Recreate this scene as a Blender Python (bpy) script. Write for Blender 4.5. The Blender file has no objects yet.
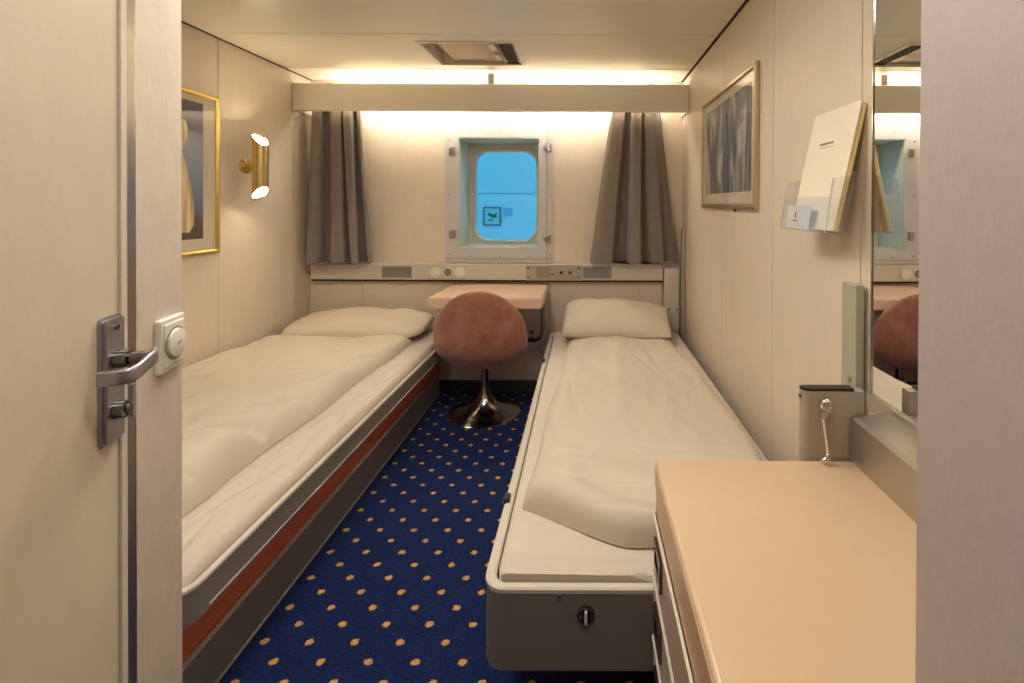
import bpy, bmesh, math, random
from mathutils import Vector, noise, Matrix
random.seed(7)
C = bpy.context.scene.collection
PI = math.pi
F = 460.0; CU = 585.0; CV = 204.0; CZ = 1.27      # focal length in px, optical axis, eye height
XL, XR, YB, ZC = -1.86, 0.66, 3.12, 2.10          # room: left, right, back, ceiling
def wx(u, Y): return (u - CU) / F * Y
def wz(v, Y): return CZ - (v - CV) / F * Y
def lin(c):
    return tuple(((x/255)/12.92 if x/255 <= .04045 else ((x/255+.055)/1.055)**2.4) for x in c)

# ------------------------------------------------------------------ materials
def mat(name, col, rough=.5, metal=0, bump=0, bscale=60, stretch=(1,1,1), var=0, vscale=5, spec=.5, aniso=0, vcol=None, sheen=0, detail=3):
    m = bpy.data.materials.new(name); m.use_nodes = True
    nt = m.node_tree; N = nt.nodes; L = nt.links
    b = N['Principled BSDF']
    c = lin(col) + (1,)
    b.inputs['Base Color'].default_value = c
    b.inputs['Roughness'].default_value = rough
    b.inputs['Metallic'].default_value = metal
    b.inputs['Specular IOR Level'].default_value = spec
    if sheen:
        b.inputs['Sheen Weight'].default_value = sheen
    if bump or var:
        tc = N.new('ShaderNodeTexCoord'); mp = N.new('ShaderNodeMapping')
        mp.inputs['Scale'].default_value = stretch
        L.new(tc.outputs['Object'], mp.inputs['Vector'])
    if var:
        n = N.new('ShaderNodeTexNoise'); n.inputs['Scale'].default_value = vscale; n.inputs['Detail'].default_value = detail
        L.new(mp.outputs[0], n.inputs['Vector'])
        r = N.new('ShaderNodeValToRGB')
        r.color_ramp.elements[0].position = .3; r.color_ramp.elements[1].position = .7
        c2 = lin(vcol) + (1,) if vcol else tuple(min(1, x*(1+var)) for x in c[:3]) + (1,)
        c1 = c if vcol else tuple(x*(1-var) for x in c[:3]) + (1,)
        r.color_ramp.elements[0].color = c1; r.color_ramp.elements[1].color = c2
        L.new(n.outputs['Fac'], r.inputs[0]); L.new(r.outputs[0], b.inputs['Base Color'])
    if bump:
        n2 = N.new('ShaderNodeTexNoise'); n2.inputs['Scale'].default_value = bscale; n2.inputs['Detail'].default_value = 4
        L.new(mp.outputs[0], n2.inputs['Vector'])
        bp = N.new('ShaderNodeBump'); bp.inputs['Strength'].default_value = bump; bp.inputs['Distance'].default_value = .01
        L.new(n2.outputs['Fac'], bp.inputs['Height']); L.new(bp.outputs[0], b.inputs['Normal'])
    return m
def emit(name, col, s):
    m = bpy.data.materials.new(name); m.use_nodes = True
    b = m.node_tree.nodes['Principled BSDF']
    b.inputs['Base Color'].default_value = (.9,.9,.9,1)
    b.inputs['Emission Color'].default_value = tuple(col) + (1,)
    b.inputs['Emission Strength'].default_value = s
    return m
def thin_glass(name, tint=(1,1,1), rough=.0, refl=1.0, haze=0.0):
    m = bpy.data.materials.new(name); m.use_nodes = True
    nt = m.node_tree; N = nt.nodes; L = nt.links
    for n in list(N): N.remove(n)
    o = N.new('ShaderNodeOutputMaterial'); t = N.new('ShaderNodeBsdfTransparent'); g = N.new('ShaderNodeBsdfGlossy')
    t.inputs['Color'].default_value = tuple(tint) + (1,); g.inputs['Roughness'].default_value = rough
    f = N.new('ShaderNodeFresnel'); f.inputs['IOR'].default_value = 1.5
    mu = N.new('ShaderNodeMath'); mu.operation = 'MULTIPLY'; mu.inputs[1].default_value = refl
    mx = N.new('ShaderNodeMixShader')
    ge = N.new('ShaderNodeNewGeometry'); iv = N.new('ShaderNodeMath'); iv.operation = 'SUBTRACT'; iv.inputs[0].default_value = 1
    L.new(ge.outputs['Backfacing'], iv.inputs[1]); m3 = N.new('ShaderNodeMath'); m3.operation = 'MULTIPLY'
    L.new(f.outputs[0], mu.inputs[0]); L.new(mu.outputs[0], m3.inputs[0]); L.new(iv.outputs[0], m3.inputs[1]); L.new(m3.outputs[0], mx.inputs[0])
    L.new(t.outputs[0], mx.inputs[1]); L.new(g.outputs[0], mx.inputs[2])
    last = mx
    if haze:
        d = N.new('ShaderNodeBsdfDiffuse'); d.inputs['Color'].default_value = (.75,.75,.78,1)
        m2 = N.new('ShaderNodeMixShader'); m2.inputs[0].default_value = haze
        L.new(mx.outputs[0], m2.inputs[1]); L.new(d.outputs[0], m2.inputs[2]); last = m2
    L.new(last.outputs[0], o.inputs[0])
    return m

WALL = mat('wall_laminate', (224,209,188), .45, bump=.05, bscale=40, stretch=(4,4,1), var=.022, vscale=9)
WALLR = WALL
COOL_LIT = mat('cool_light_laminate', (178,165,160), .5, bump=.05, bscale=70, stretch=(2,2,1.2), var=.03, vscale=26)  # right entry wall: lilac cast of the cool entry light put into the colour
ENTRY = mat('entry_laminate', (208,194,176), .5, bump=.08, bscale=60, stretch=(2,2,1), var=.035, vscale=18)
CEIL = mat('ceiling_metal_panel', (236,228,208), .35, var=.015, vscale=3, stretch=(.4,6,1))
DOORM = mat('door_laminate', (214,201,175), .5, bump=.05, bscale=50, stretch=(2,2,1), var=.02, vscale=12)
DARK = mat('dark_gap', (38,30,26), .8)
VAL = mat('valance_board', (236,226,208), .4)
STRIP = mat('trunking_grey_beige', (208,200,186), .4)
GRILL = mat('grille_grey', (150,146,138), .5, metal=.3)
WHITEPL = mat('white_plastic', (226,222,208), .35)
STEEL = mat('brushed_steel', (180,176,170), .28, metal=1, bump=.04, bscale=120, stretch=(1,1,.05))
ALU = mat('satin_aluminium', (190,184,172), .38, metal=.85)
CHROME = mat('chrome', (225,222,218), .14, metal=1)
DCHROME = mat('dark_chrome', (120,116,112), .22, metal=1)
GOLD = mat('polished_gold', (228,202,134), .2, metal=1)
GOLDF = mat('gilt_frame', (226,194,104), .3, metal=.9)
CHAMP = mat('champagne_frame', (196,178,146), .3, metal=.8)
MAT_ = mat('mount_card', (214,202,176), .8)
BEDM = mat('bed_enamel_grey', (134,126,116), .45, var=.02, vscale=4)
BEDR = mat('bed_enamel_beige', (168,156,138), .4)
RIMM = mat('bed_rim_light', (214,204,186), .35)
SHEET = mat('cotton_sheet', (214,203,186), .85, bump=.12, bscale=14, var=.015, vscale=3, spec=.2)
DUV = mat('cotton_duvet_cover', (214,202,181), .85, bump=.15, bscale=9, var=.015, vscale=3, spec=.2)
WOOD = mat('red_cherry_plank', (232,128,84), .4, var=.16, vscale=6, stretch=(2,.5,14))
DESKM = mat('pink_beige_laminate', (226,192,166), .35, var=.012, vscale=30)
DRESS = mat('peach_laminate', (216,186,150), .33, var=.012, vscale=30)
DREDGE = mat('peach_edge', (196,160,130), .35)
DRAW = mat('drawer_front_taupe', (176,156,138), .4)
CURT = mat('taupe_curtain', (136,125,114), .8, bump=.3, bscale=300, var=.03, vscale=20, sheen=.3, spec=.2)
VELV = mat('dusty_rose_velour', (134,82,68), .75, bump=.3, bscale=60, var=.2, vscale=11, vcol=(170,112,92), sheen=.5, spec=.2, detail=6)
BLACK = mat('black_plastic', (40,36,34), .4)
BASEB = mat('baseboard_dark_grey', (66,68,78), .5)
LINER = mat('window_liner_grey_green', (204,204,184), .45)
WFRAME = mat('window_frame_white', (204,200,196), .4)
PAPER = mat('cream_paper', (244,232,208), .7)
PAPERY = mat('yellowish_paper', (236,212,140), .7)
PAPERW = mat('white_card', (232,230,228), .6)
INK = mat('grey_ink', (150,140,120), .8)
INKB = mat('blue_ink', (70,84,120), .7)
HULL = mat('painted_bulkhead', (226,230,232), .5)
GREEN = mat('sign_green', (20,120,90), .5)
SIGNW = mat('sign_pale', (190,220,205), .5)
ACR = thin_glass('clear_acrylic', (.97,.97,.97), 0, 1.4, .05)
HANDM = mat('satin_nickel', (164,160,160), .32, metal=.75)
GLASS = thin_glass('picture_glass', (1,1,1), 0, 1.0)
WGLASS = thin_glass('window_glass', (.93,.97,1), 0, 1.0)
MIRR = mat('silvered_mirror', (238,240,238), .0, metal=1)
TUBE = emit('fluorescent_tube', (1,.95,.86), 22)
BULB = emit('warm_bulb', (1,.78,.46), 45)
OPAL = emit('glowing_opal_glass', (1,.84,.58), 50)
DIFF = emit('added_lamp_diffuser', (1,.94,.85), 19)
DIFFC = emit('corridor_lamp_diffuser', (1,.94,.87), 17)

def carpet():
    m = bpy.data.materials.new('navy_dotted_carpet'); m.use_nodes = True
    nt = m.node_tree; N = nt.nodes; L = nt.links; b = N['Principled BSDF']
    b.inputs['Roughness'].default_value = .95; b.inputs['Specular IOR Level'].default_value = .1
    b.inputs['Sheen Weight'].default_value = .1
    tc = N.new('ShaderNodeTexCoord')
    nz = N.new('ShaderNodeTexNoise'); nz.inputs['Scale'].default_value = 90
    L.new(tc.outputs['Object'], nz.inputs['Vector'])
    def vm(op, a, bb=None, s=None):
        n = N.new('ShaderNodeVectorMath'); n.operation = op
        for i, v in enumerate((a, bb)):
            if v is None: continue
            if isinstance(v, tuple): n.inputs[i].default_value = v
            else: L.new(v, n.inputs[i])
        if s is not None: n.inputs['Scale'].default_value = s
        return n.outputs['Value'] if op == 'LENGTH' else n.outputs[0]
    nd = vm('SCALE', vm('SUBTRACT', nz.outputs['Color'], (.5,.5,.5)), s=.012)
    p = vm('ADD', tc.outputs['Object'], nd)
    px, py = .131, .1145
    ds = []
    for off in ((.857, -1.265, 0), (.857 + px/2, -1.265 + py/2, 0)):
        q = vm('ADD', p, off)
        q = vm('MULTIPLY', q, (1/px, 1/py, 0))
        q = vm('ADD', q, (100.5, 100.5, 0))
        q = vm('SUBTRACT', vm('FRACTION', q), (.5,.5,0))
        q = vm('MULTIPLY', q, (px/.0118, py/.0098, 0))
        ds.append(vm('LENGTH', q))
    mn = N.new('ShaderNodeMath'); mn.operation = 'MINIMUM'; L.new(ds[0], mn.inputs[0]); L.new(ds[1], mn.inputs[1])
    r = N.new('ShaderNodeMapRange'); r.inputs['From Min'].default_value = .85; r.inputs['From Max'].default_value = 1.1
    r.inputs['To Min'].default_value = 1; r.inputs['To Max'].default_value = 0
    L.new(mn.outputs[0], r.inputs['Value'])
    n2 = N.new('ShaderNodeTexNoise'); n2.inputs['Scale'].default_value = 140; n2.inputs['Detail'].default_value = 5
    L.new(tc.outputs['Object'], n2.inputs['Vector'])
    cr = N.new('ShaderNodeValToRGB')
    cr.color_ramp.elements[0].position = .3; cr.color_ramp.elements[0].color = lin((15,26,58)) + (1,)
    cr.color_ramp.elements[1].position = .7; cr.color_ramp.elements[1].color = lin((30,50,104)) + (1,)
    L.new(n2.outputs['Fac'], cr.inputs[0])
    co = N.new('ShaderNodeValToRGB')
    co.color_ramp.elements[0].position = .3; co.color_ramp.elements[0].color = lin((190,132,58)) + (1,)
    co.color_ramp.elements[1].position = .7; co.color_ramp.elements[1].color = lin((236,182,96)) + (1,)
    L.new(n2.outputs['Fac'], co.inputs[0])
    mx = N.new('ShaderNodeMixRGB'); L.new(r.outputs[0], mx.inputs[0]); L.new(cr.outputs[0], mx.inputs[1]); L.new(co.outputs[0], mx.inputs[2])
    L.new(mx.outputs[0], b.inputs['Base Color'])
    bp = N.new('ShaderNodeBump'); bp.inputs['Strength'].default_value = .5; bp.inputs['Distance'].default_value = .004
    L.new(n2.outputs['Fac'], bp.inputs['Height']); L.new(bp.outputs[0], b.inputs['Normal'])
    return m
def print_mat(name, stops, stretch, scale, dist=0, axis=None):
    m = bpy.data.materials.new(name); m.use_nodes = True
    nt = m.node_tree; N = nt.nodes; L = nt.links; b = N['Principled BSDF']; b.inputs['Roughness'].default_value = .6
    tc = N.new('ShaderNodeTexCoord'); mp = N.new('ShaderNodeMapping'); mp.inputs['Scale'].default_value = stretch
    L.new(tc.outputs['Object'], mp.inputs['Vector'])
    n = N.new('ShaderNodeTexNoise'); n.inputs['Scale'].default_value = scale; n.inputs['Detail'].default_value = 6; n.inputs['Distortion'].default_value = dist
    L.new(mp.outputs[0], n.inputs['Vector'])
    fac = n.outputs['Fac']
    if axis:
        s = N.new('ShaderNodeSeparateXYZ'); L.new(tc.outputs['Generated'], s.inputs[0])
        ml = N.new('ShaderNodeMath'); ml.operation = 'MULTIPLY_ADD'; ml.inputs[1].default_value = .35; L.new(fac, ml.inputs[0]); L.new(s.outputs[axis], ml.inputs[2])
        fac = ml.outputs[0]
    r = N.new('ShaderNodeValToRGB'); e = r.color_ramp.elements
    e[0].position, e[0].color = stops[0][0], lin(stops[0][1]) + (1,)
    e[1].position, e[1].color = stops[-1][0], lin(stops[-1][1]) + (1,)
    for p, c in stops[1:-1]:
        k = e.new(p); k.color = lin(c) + (1,)
    L.new(fac, r.inputs[0]); L.new(r.outputs[0], b.inputs['Base Color'])
    return m
CARPET = carpet()

# ------------------------------------------------------------------ mesh builder
class MB:
    def __init__(s): s.bm = bmesh.new()
    def box(s, x0, x1, y0, y1, z0, z1, bev=0, seg=2, rot=None, piv=None):
        b = bmesh.new(); bmesh.ops.create_cube(b, size=1)
        for v in b.verts:
            v.co = Vector(((x0+x1)/2 + v.co.x*(x1-x0), (y0+y1)/2 + v.co.y*(y1-y0), (z0+z1)/2 + v.co.z*(z1-z0)))
        if bev: bmesh.ops.bevel(b, geom=b.edges[:], offset=bev, segments=seg, profile=.5, affect='EDGES')
        if rot is not None:
            bmesh.ops.rotate(b, cent=piv or Vector(((x0+x1)/2,(y0+y1)/2,(z0+z1)/2)), matrix=rot, verts=b.verts)
        s.merge(b); return s
    def merge(s, b):
        me = bpy.data.meshes.new('t'); b.to_mesh(me); s.bm.from_mesh(me); bpy.data.meshes.remove(me); b.free()
    def loft(s, rings, close=True, cap=True):
        V = [[s.bm.verts.new(p) for p in r] for r in rings]
        n = len(V[0])
        for a, b in zip(V, V[1:]):
            for i in range(n if close else n-1):
                j = (i+1) % n
                try: s.bm.faces.new((a[i], a[j], b[j], b[i]))
                except ValueError: pass
        if cap and close:
            s.bm.faces.new(V[0][::-1]); s.bm.faces.new(V[-1])
        return s
    def cyl(s, p, q, r, n=24, r2=None):
        return s.tube([p, q], [r, r if r2 is None else r2], n)
    def tube(s, pts, r, n=16):
        pts = [Vector(p) for p in pts]; k = len(pts)
        rr = r if isinstance(r, (list, tuple)) else [r]*k
        rings = []; up = None
        for i, p in enumerate(pts):
            d = (pts[min(i+1,k-1)] - pts[max(i-1,0)]).normalized()
            if up is None:
                up = Vector((0,0,1)) if abs(d.z) < .9 else Vector((1,0,0))
            a = (up - d*up.dot(d)).normalized(); b = d.cross(a); up = a
            rings.append([p + (a*math.cos(t*2*PI/n) + b*math.sin(t*2*PI/n))*rr[i] for t in range(n)])
        return s.loft(rings)
    def lathe(s, cx, cy, prof, n=48):
        rings = [[Vector((cx + r*math.cos(t*2*PI/n), cy + r*math.sin(t*2*PI/n), z)) for t in range(n)] for r, z in prof]
        return s.loft(rings)
    def prism(s, pts, f, d0, d1):     # pts 2D outline, f(a,b,d)->3D
        return s.loft([[Vector(f(a,b,d0)) for a,b in pts], [Vector(f(a,b,d1)) for a,b in pts]])
    def ring(s, outer, inner, f, d0, d1, bevel=0):   # frame between two matching loops
        n = len(outer)
        def sh(o, i, k): return ((o[0]*(1-k)+i[0]*k), (o[1]*(1-k)+i[1]*k))
        if bevel:
            loops = [[f(*o, d0) for o in outer], [f(*o, d0+(d1-d0)*.7) for o in outer],
                     [f(*sh(o,i,bevel), d1) for o,i in zip(outer,inner)], [f(*sh(o,i,1-bevel), d1) for o,i in zip(outer,inner)],
                     [f(*i, d0+(d1-d0)*.6) for i in inner], [f(*i, d0) for i in inner]]
        else:
            loops = [[f(*o, d0) for o in outer], [f(*o, d1) for o in outer], [f(*i, d1) for i in inner], [f(*i, d0) for i in inner]]
        V = [[s.bm.verts.new(Vector(p)) for p in l] for l in loops]
        m = len(V)
        for k in range(m):
            a, b = V[k], V[(k+1) % m]
            for i in range(n):
                j = (i+1) % n
                s.bm.faces.new((a[i], a[j], b[j], b[i]))
        return s
    def build(s, name, m, parent=None, smooth=False, subsurf=0, angle=None, recalc=True):
        bmesh.ops.remove_doubles(s.bm, verts=s.bm.verts, dist=1e-6)
        if recalc: bmesh.ops.recalc_face_normals(s.bm, faces=s.bm.faces)
        me = bpy.data.meshes.new(name)
        if smooth or angle:
            for f_ in s.bm.faces: f_.smooth = True
            lim = angle or math.radians(40)
            for e in s.bm.edges:
                if len(e.link_faces) == 2 and e.calc_face_angle(0) > lim: e.smooth = False
        s.bm.to_mesh(me); s.bm.free()
        me.materials.append(m)
        o = bpy.data.objects.new(name, me); C.objects.link(o)
        if parent:
            root = parent
            org = Vector(parent.location)
            while root.parent: root = root.parent; org = org + root.location
            me.transform(Matrix.Translation(-org)); o.parent = parent
        else:
            xs = [v.co for v in me.vertices]
            c = Vector(((min(v.x for v in xs)+max(v.x for v in xs))/2, (min(v.y for v in xs)+max(v.y for v in xs))/2, min(v.z for v in xs)))
            me.transform(Matrix.Translation(-c)); o.location = c
        if subsurf:
            md = o.modifiers.new('s', 'SUBSURF'); md.levels = md.render_levels = subsurf
        return o
def fY(a, b, d): return (a, d, b)
def fX(a, b, d): return (d, a, b)
def fZ(a, b, d): return (a, b, d)
def rect(a0, a1, b0, b1): return [(a0,b0),(a1,b0),(a1,b1),(a0,b1)]
def rrect(a0, a1, b0, b1, r, n=8):
    pts = []
    for cx, cy, s in ((a1-r,b1-r,0),(a0+r,b1-r,1),(a0+r,b0+r,2),(a1-r,b0+r,3)):
        for i in range(n+1):
            t = (s + i/n)*PI/2
            pts.append((cx + r*math.cos(t), cy + r*math.sin(t)))
    return pts
def rect_like(a0, a1, b0, b1, rr, n=8):   # rectangle loop that matches rrect's points
    out = []
    for k, (x, y) in enumerate(rr):
        s, i = divmod(k, n+1)
        cx, cy = ((a1,b1),(a0,b1),(a0,b0),(a1,b0))[s]
        h = n/2
        if i == h: out.append((cx, cy))
        elif (i < h) == (s % 2 == 0): out.append((cx, y))
        else: out.append((x, cy))
    return out
def tag(o, label, cat, group=None):
    o['label'] = label; o['category'] = cat
    if group: o['group'] = group
    return o
def thing(name, label, cat, loc, group=None):
    o = bpy.data.objects.new(name, None); C.objects.link(o); o.location = loc
    o.empty_display_size = .1
    return tag(o, label, cat, group)
def struct(o): o['kind'] = 'structure'; return o
def sroot(name, loc):
    o = bpy.data.objects.new(name, None); C.objects.link(o); o.location = loc
    return struct(o)
def lab(o, l): o['label'] = l; return o

# ------------------------------------------------------------------ the room
Y0 = -1.3
struct(MB().box(XL-.1, XR+.15, Y0, YB, -.1, 0).build('floor', CARPET))
# carpet's pattern is anchored in world coordinates
fl = bpy.data.objects['floor']; c0 = fl.location.copy(); fl.data.transform(Matrix.Translation(c0)); fl.location = (0,0,0)

# ceiling: panels with narrow seams, opening for the air vent
VX0, VX1, VY0, VY1 = -.86, -.37, 2.37, 2.75
m = MB()
seams = [Y0, 1.12, 2.26, 2.832, YB+.1]
for a, b in zip(seams, seams[1:]):
    a1, b1 = a + .003, b - .003
    if a < VY0 < b:
        m.box(XL+.012, VX0, a1, b1, ZC, ZC+.03); m.box(VX1, XR-.012, a1, b1, ZC, ZC+.03)
        m.box(VX0, VX1, a1, VY0, ZC, ZC+.03); m.box(VX0, VX1, VY1, b1, ZC, ZC+.03)
    else: m.box(XL+.012, XR-.012, a1, b1, ZC, ZC+.03)
m.box(XL-.1, XR+.15, Y0, YB+.1, ZC+.12, ZC+.15)
m.box(XL-.1, XL+.008, Y0, YB+.1, ZC+.012, ZC+.13); m.box(XR-.008, XR+.15, Y0, YB+.1, ZC+.012, ZC+.13)
struct(m.build('ceiling', CEIL))
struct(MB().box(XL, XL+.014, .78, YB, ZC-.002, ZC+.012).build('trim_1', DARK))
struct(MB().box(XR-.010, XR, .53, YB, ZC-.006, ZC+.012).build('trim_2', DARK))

def panel_wall(name, x0, x1, ys, face, mt):
    m = MB()
    for a, b in zip(ys, ys[1:]): m.box(x0, x1, a+.0018, b-.0018, 0, ZC+.02)
    if face > 0: m.box(x0, x0+.03, ys[0], ys[-1], 0, ZC+.02)
    else: m.box(x1-.03, x1, ys[0], ys[-1], 0, ZC+.02)
    return struct(m.build(name, mt))
panel_wall('wall_left', XL-.1, XL, [.7, 1.45, 2.332, 2.93, YB+.02], 1, WALL)
panel_wall('wall_right', XR, XR+.1, [.4, 1.10, 1.615, 2.21, YB+.02], -1, WALLR)
# back wall with the window opening
WX0, WX1, WZ0, WZ1 = wx(458,3.11), wx(539.5,3.11), wz(249,3.11), wz(138,3.11)
m = MB()
m.box(XL, WX0, YB, YB+.28, 0, ZC+.02); m.box(WX1, XR, YB, YB+.28, 0, ZC+.02)
m.box(WX0, WX1, YB, YB+.28, 0, WZ0); m.box(WX0, WX1, YB, YB+.28, WZ1, ZC+.02)
struct(m.build('wall_back', WALL))
m = MB()
for a, b in ((XL+.002, wx(362,3.1)), (wx(362,3.1)+.003, wx(549,3.1)), (wx(549,3.1)+.003, wx(640,3.1)), (wx(640,3.1)+.003, wx(664,3.04))):
    m.box(a, b, YB-.014, YB-.001, .075, .755, .001, 1)
struct(m.build('wall_back_lower', WALL))
struct(MB().box(XL+.002, XR-.002, YB-.026, YB-.001, 0, .072, .003).build('baseboard_back', BASEB))

# entry block on the left (angled face) and wall on the right, rear wall
m = MB()
Cn = (-.678, .773); d_ = (-.262, .965)
m.prism([Cn, (Cn[0]-d_[0]*.35, Cn[1]-d_[1]*.35), (-.587, Y0), (XL-.1, Y0), (XL-.1, Cn[1])], fZ, 0, ZC)
struct(m.build('wall_entry_left', ENTRY))
CLX, CLY = .3610, .4965
struct(MB().box(CLX, XR+.15, Y0, CLY, 0, ZC).build('wall_entry_right', COOL_LIT))
struct(MB().box(XL-.1, XR+.15, Y0-.1, Y0, 0, ZC+.1).build('wall_rear', ENTRY))

# ------------------------------------------------------------------ window
w = sroot('window_1', ((WX0+WX1)/2, YB, WZ0))
fx0, fx1, fz0, fz1 = wx(445,3.11), wx(553,3.11), wz(263,3.11), wz(126,3.11)
m = MB(); m.ring(rect(fx0,fx1,fz0,fz1), rect(WX0,WX1,WZ0,WZ1), fY, YB-.012, YB-.001, 0)
lab(m.build('window_frame', WFRAME, w), 'off-white painted steel frame plate')
m = MB()
sx = wx(546.5,3.11); m.box(sx, sx+.004, YB-.016, YB-.012, fz0, fz1)
m.box(fx0, fx1, YB-.016, YB-.012, wz(259,3.11)-.003, wz(259,3.11))
m.build('window_frame_seam', GRILL, w)
for (u, v) in ((452,152),(452,235)):
    m = MB(); x, z = wx(u,3.1), wz(v,3.1)
    m.box(x-.022, x+.012, YB-.022, YB-.012, z-.028, z+.028, .003); m.cyl((x+.014,YB-.024,z-.03),(x+.014,YB-.024,z+.03),.007,12)
    for k in (-.018,0,.018): m.cyl((x-.012,YB-.027,z+k),(x-.012,YB-.02,z+k),.004,8)
    m.build('hinge', STEEL, w, angle=.6)
for (u, v) in ((548,148),(548,239)):
    m = MB(); x, z = wx(u,3.1), wz(v,3.1)
    m.box(x-.02, x+.02, YB-.024, YB-.016, z-.03, z+.03, .003); m.box(x-.03, x-.004, YB-.034, YB-.022, z-.012, z+.02, .004)
    m.cyl((x+.006,YB-.04,z-.014),(x+.006,YB-.02,z-.014),.009,12); m.cyl((x+.008,YB-.036,z+.016),(x+.008,YB-.02,z+.016),.006,12)
    m.build('latch', STEEL, w, angle=.6)
scr = [(449,140),(449,195),(449,255),(550,140),(550,195),(550,255),(470,131),(500,131),(530,131),(470,257),(500,257),(530,257)]
for u, v in scr:
    x, z = wx(u,3.1), wz(v,3.1); MB().cyl((x,YB-.019,z),(x,YB-.011,z),.005,8).build('screw', GRILL, w)
# liner box and rounded port
t = .006; yp = 3.385
m = MB()
m.box(WX0+.0005, WX0+t, YB-.010, yp, WZ0, WZ1); m.box(WX1-t, WX1-.0005, YB-.010, yp, WZ0, WZ1)
m.box(WX0+t, WX1-t, YB-.010, yp, WZ0+.0005, WZ0+t); m.box(WX0+t, WX1-t, YB-.010, yp, WZ1-t, WZ1-.0005)
m.build('window_liner', LINER, w)
gx0, gx1, gz0, gz1 = wx(476.5,3.39), wx(536.5,3.39), wz(240,3.39), wz(152.5,3.39)
m = MB(); rr = rrect(gx0,gx1,gz0,gz1,.10)
m.ring(rect_like(WX0+t,WX1-t,WZ0+t,WZ1-t,rr), rr, fY, yp, yp+.02)
m.build('window_inner_plate', LINER, w)
m = MB(); ro = rrect(gx0-.022,gx1+.022,gz0-.022,gz1+.022,.115); m.ring(ro, rr, fY, yp, yp-.010, .25)
lab(m.build('port_rim', WFRAME, w, smooth=True), 'rounded pale rim round the glass')
MB().prism(rrect(gx0-.004,gx1+.004,gz0-.004,gz1+.004,.104), fY, yp+.008, yp+.012).build('pane', WGLASS, w)

# outside: a ship's bulkhead in blue daylight
YO = 4.9
m = MB()
zs = wz(194, YO)
m.box(-3.2, 1.6, YO, YO+.1, zs+.004, 4.5); m.box(-3.2, 1.6, YO, YO+.1, -1.2, zs-.004); m.box(-3.2, 1.6, YO+.02, YO+.12, -1.2, 4.5)
struct(m.build('wall_outside', HULL))
def so(u, v): return wx(u,YO), wz(v,YO)
x0, z1 = so(483.5,207.5); x1, z0 = so(501,226)
t_ = thing('safety_sign', 'square green pictogram sign in dark frame seen through the window', 'sign', ((x0+x1)/2, YO, z0))
MB().box(x0+.01, x1-.01, YO-.012, YO-.001, z0+.01, z1-.01).build('sign_board', SIGNW, t_)
MB().ring(rect(x0,x1,z0,z1), rect(x0+.012,x1-.012,z0+.012,z1-.012), fY, YO-.001, YO-.02).build('sign_frame', mat('sign_frame_violet', (96,92,140), .5), t_)
m = MB(); zc = (z0+z1)/2 + .005; xa = x0 + .045
pic = [(0,.02),(.02,.035),(.06,.02),(.08,.012),(.105,.03),(.12,.035),(.112,.012),(.12,-.018),(.09,-.02),(.06,-.022),(.03,-.006),(.015,.005)]
m.prism([(xa+a*.85, zc+b) for a,b in pic], fY, YO-.015, YO-.011); m.box(x0+.05, x0+.11, YO-.015, YO-.011, zc-.052, zc-.038)
m.build('pictogram', GREEN, t_)
x0, z1 = so(504,208.5); x1, z0 = so(512.5,216.5)
tag(MB().box(x0,x1,YO-.008,YO-.001,z0,z1,.001,1).build('notice_sheet', mat('notice_blue', (150,190,215), .6)), 'small pale notice sheet right of the framed green sign outside', 'notice')

# ------------------------------------------------------------------ valance with light tubes
VY = 2.92; vz0, vz1 = wz(111.5,VY), wz(84.5,VY)
t_ = thing('light_valance', 'long beige boxed pelmet across the room above the window, lit from behind', 'pelmet', ((XL+XR)/2, VY, vz0))
MB().box(XL+.003, XR-.003, VY, VY+.018, vz0, vz1, .002).build('front_board', VAL, t_)
lab(MB().box(XL+.003, XR-.003, VY+.018, VY+.034, vz0, vz0+.006).build('lower_lip', WHITEPL, t_), 'pale lower edge strip')
m = MB(); m.box(XL+.002, XL+.012, VY+.018, YB-.002, vz0, vz1); m.build('end_plate', VAL, t_)
m = MB(); m.box(XR-.012, XR-.002, VY+.018, YB-.002, vz0, vz1); m.build('end_plate', VAL, t_)
bx = wx(490.5, 2.94)
m = MB(); m.box(bx-.02, bx+.02, VY+.02, VY+.035, vz1-.06, ZC-.001); m.box(bx-.02,bx+.02,VY+.02,YB-.03,vz0+.06,vz0+.068)
m.build('bracket', ALU, t_)
for x in (wx(329,2.95), wx(648,2.95)):
    m = MB(); m.box(x-.035, x+.035, VY+.035, VY+.09, vz1-.01, vz1+.018, .004); m.box(x-.008, x+.008, VY+.05, VY+.07, vz0+.07, vz1)
    m.build('lamp_holder', WHITEPL, t_)
for a, b in ((XL+.20, bx-.05), (bx+.05, XR-.16)):
    m = MB(); m.cyl((a,3.02,vz0+.085),(b,3.02,vz0+.085),.013,16); m.build('fluorescent_tube', TUBE, t_, smooth=True)
    # curtain rail behind
MB().box(XL+.02, XR-.02, VY+.09, VY+.105, vz0+.02, vz0+.035).build('curtain_rail', WHITEPL, t_)

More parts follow.
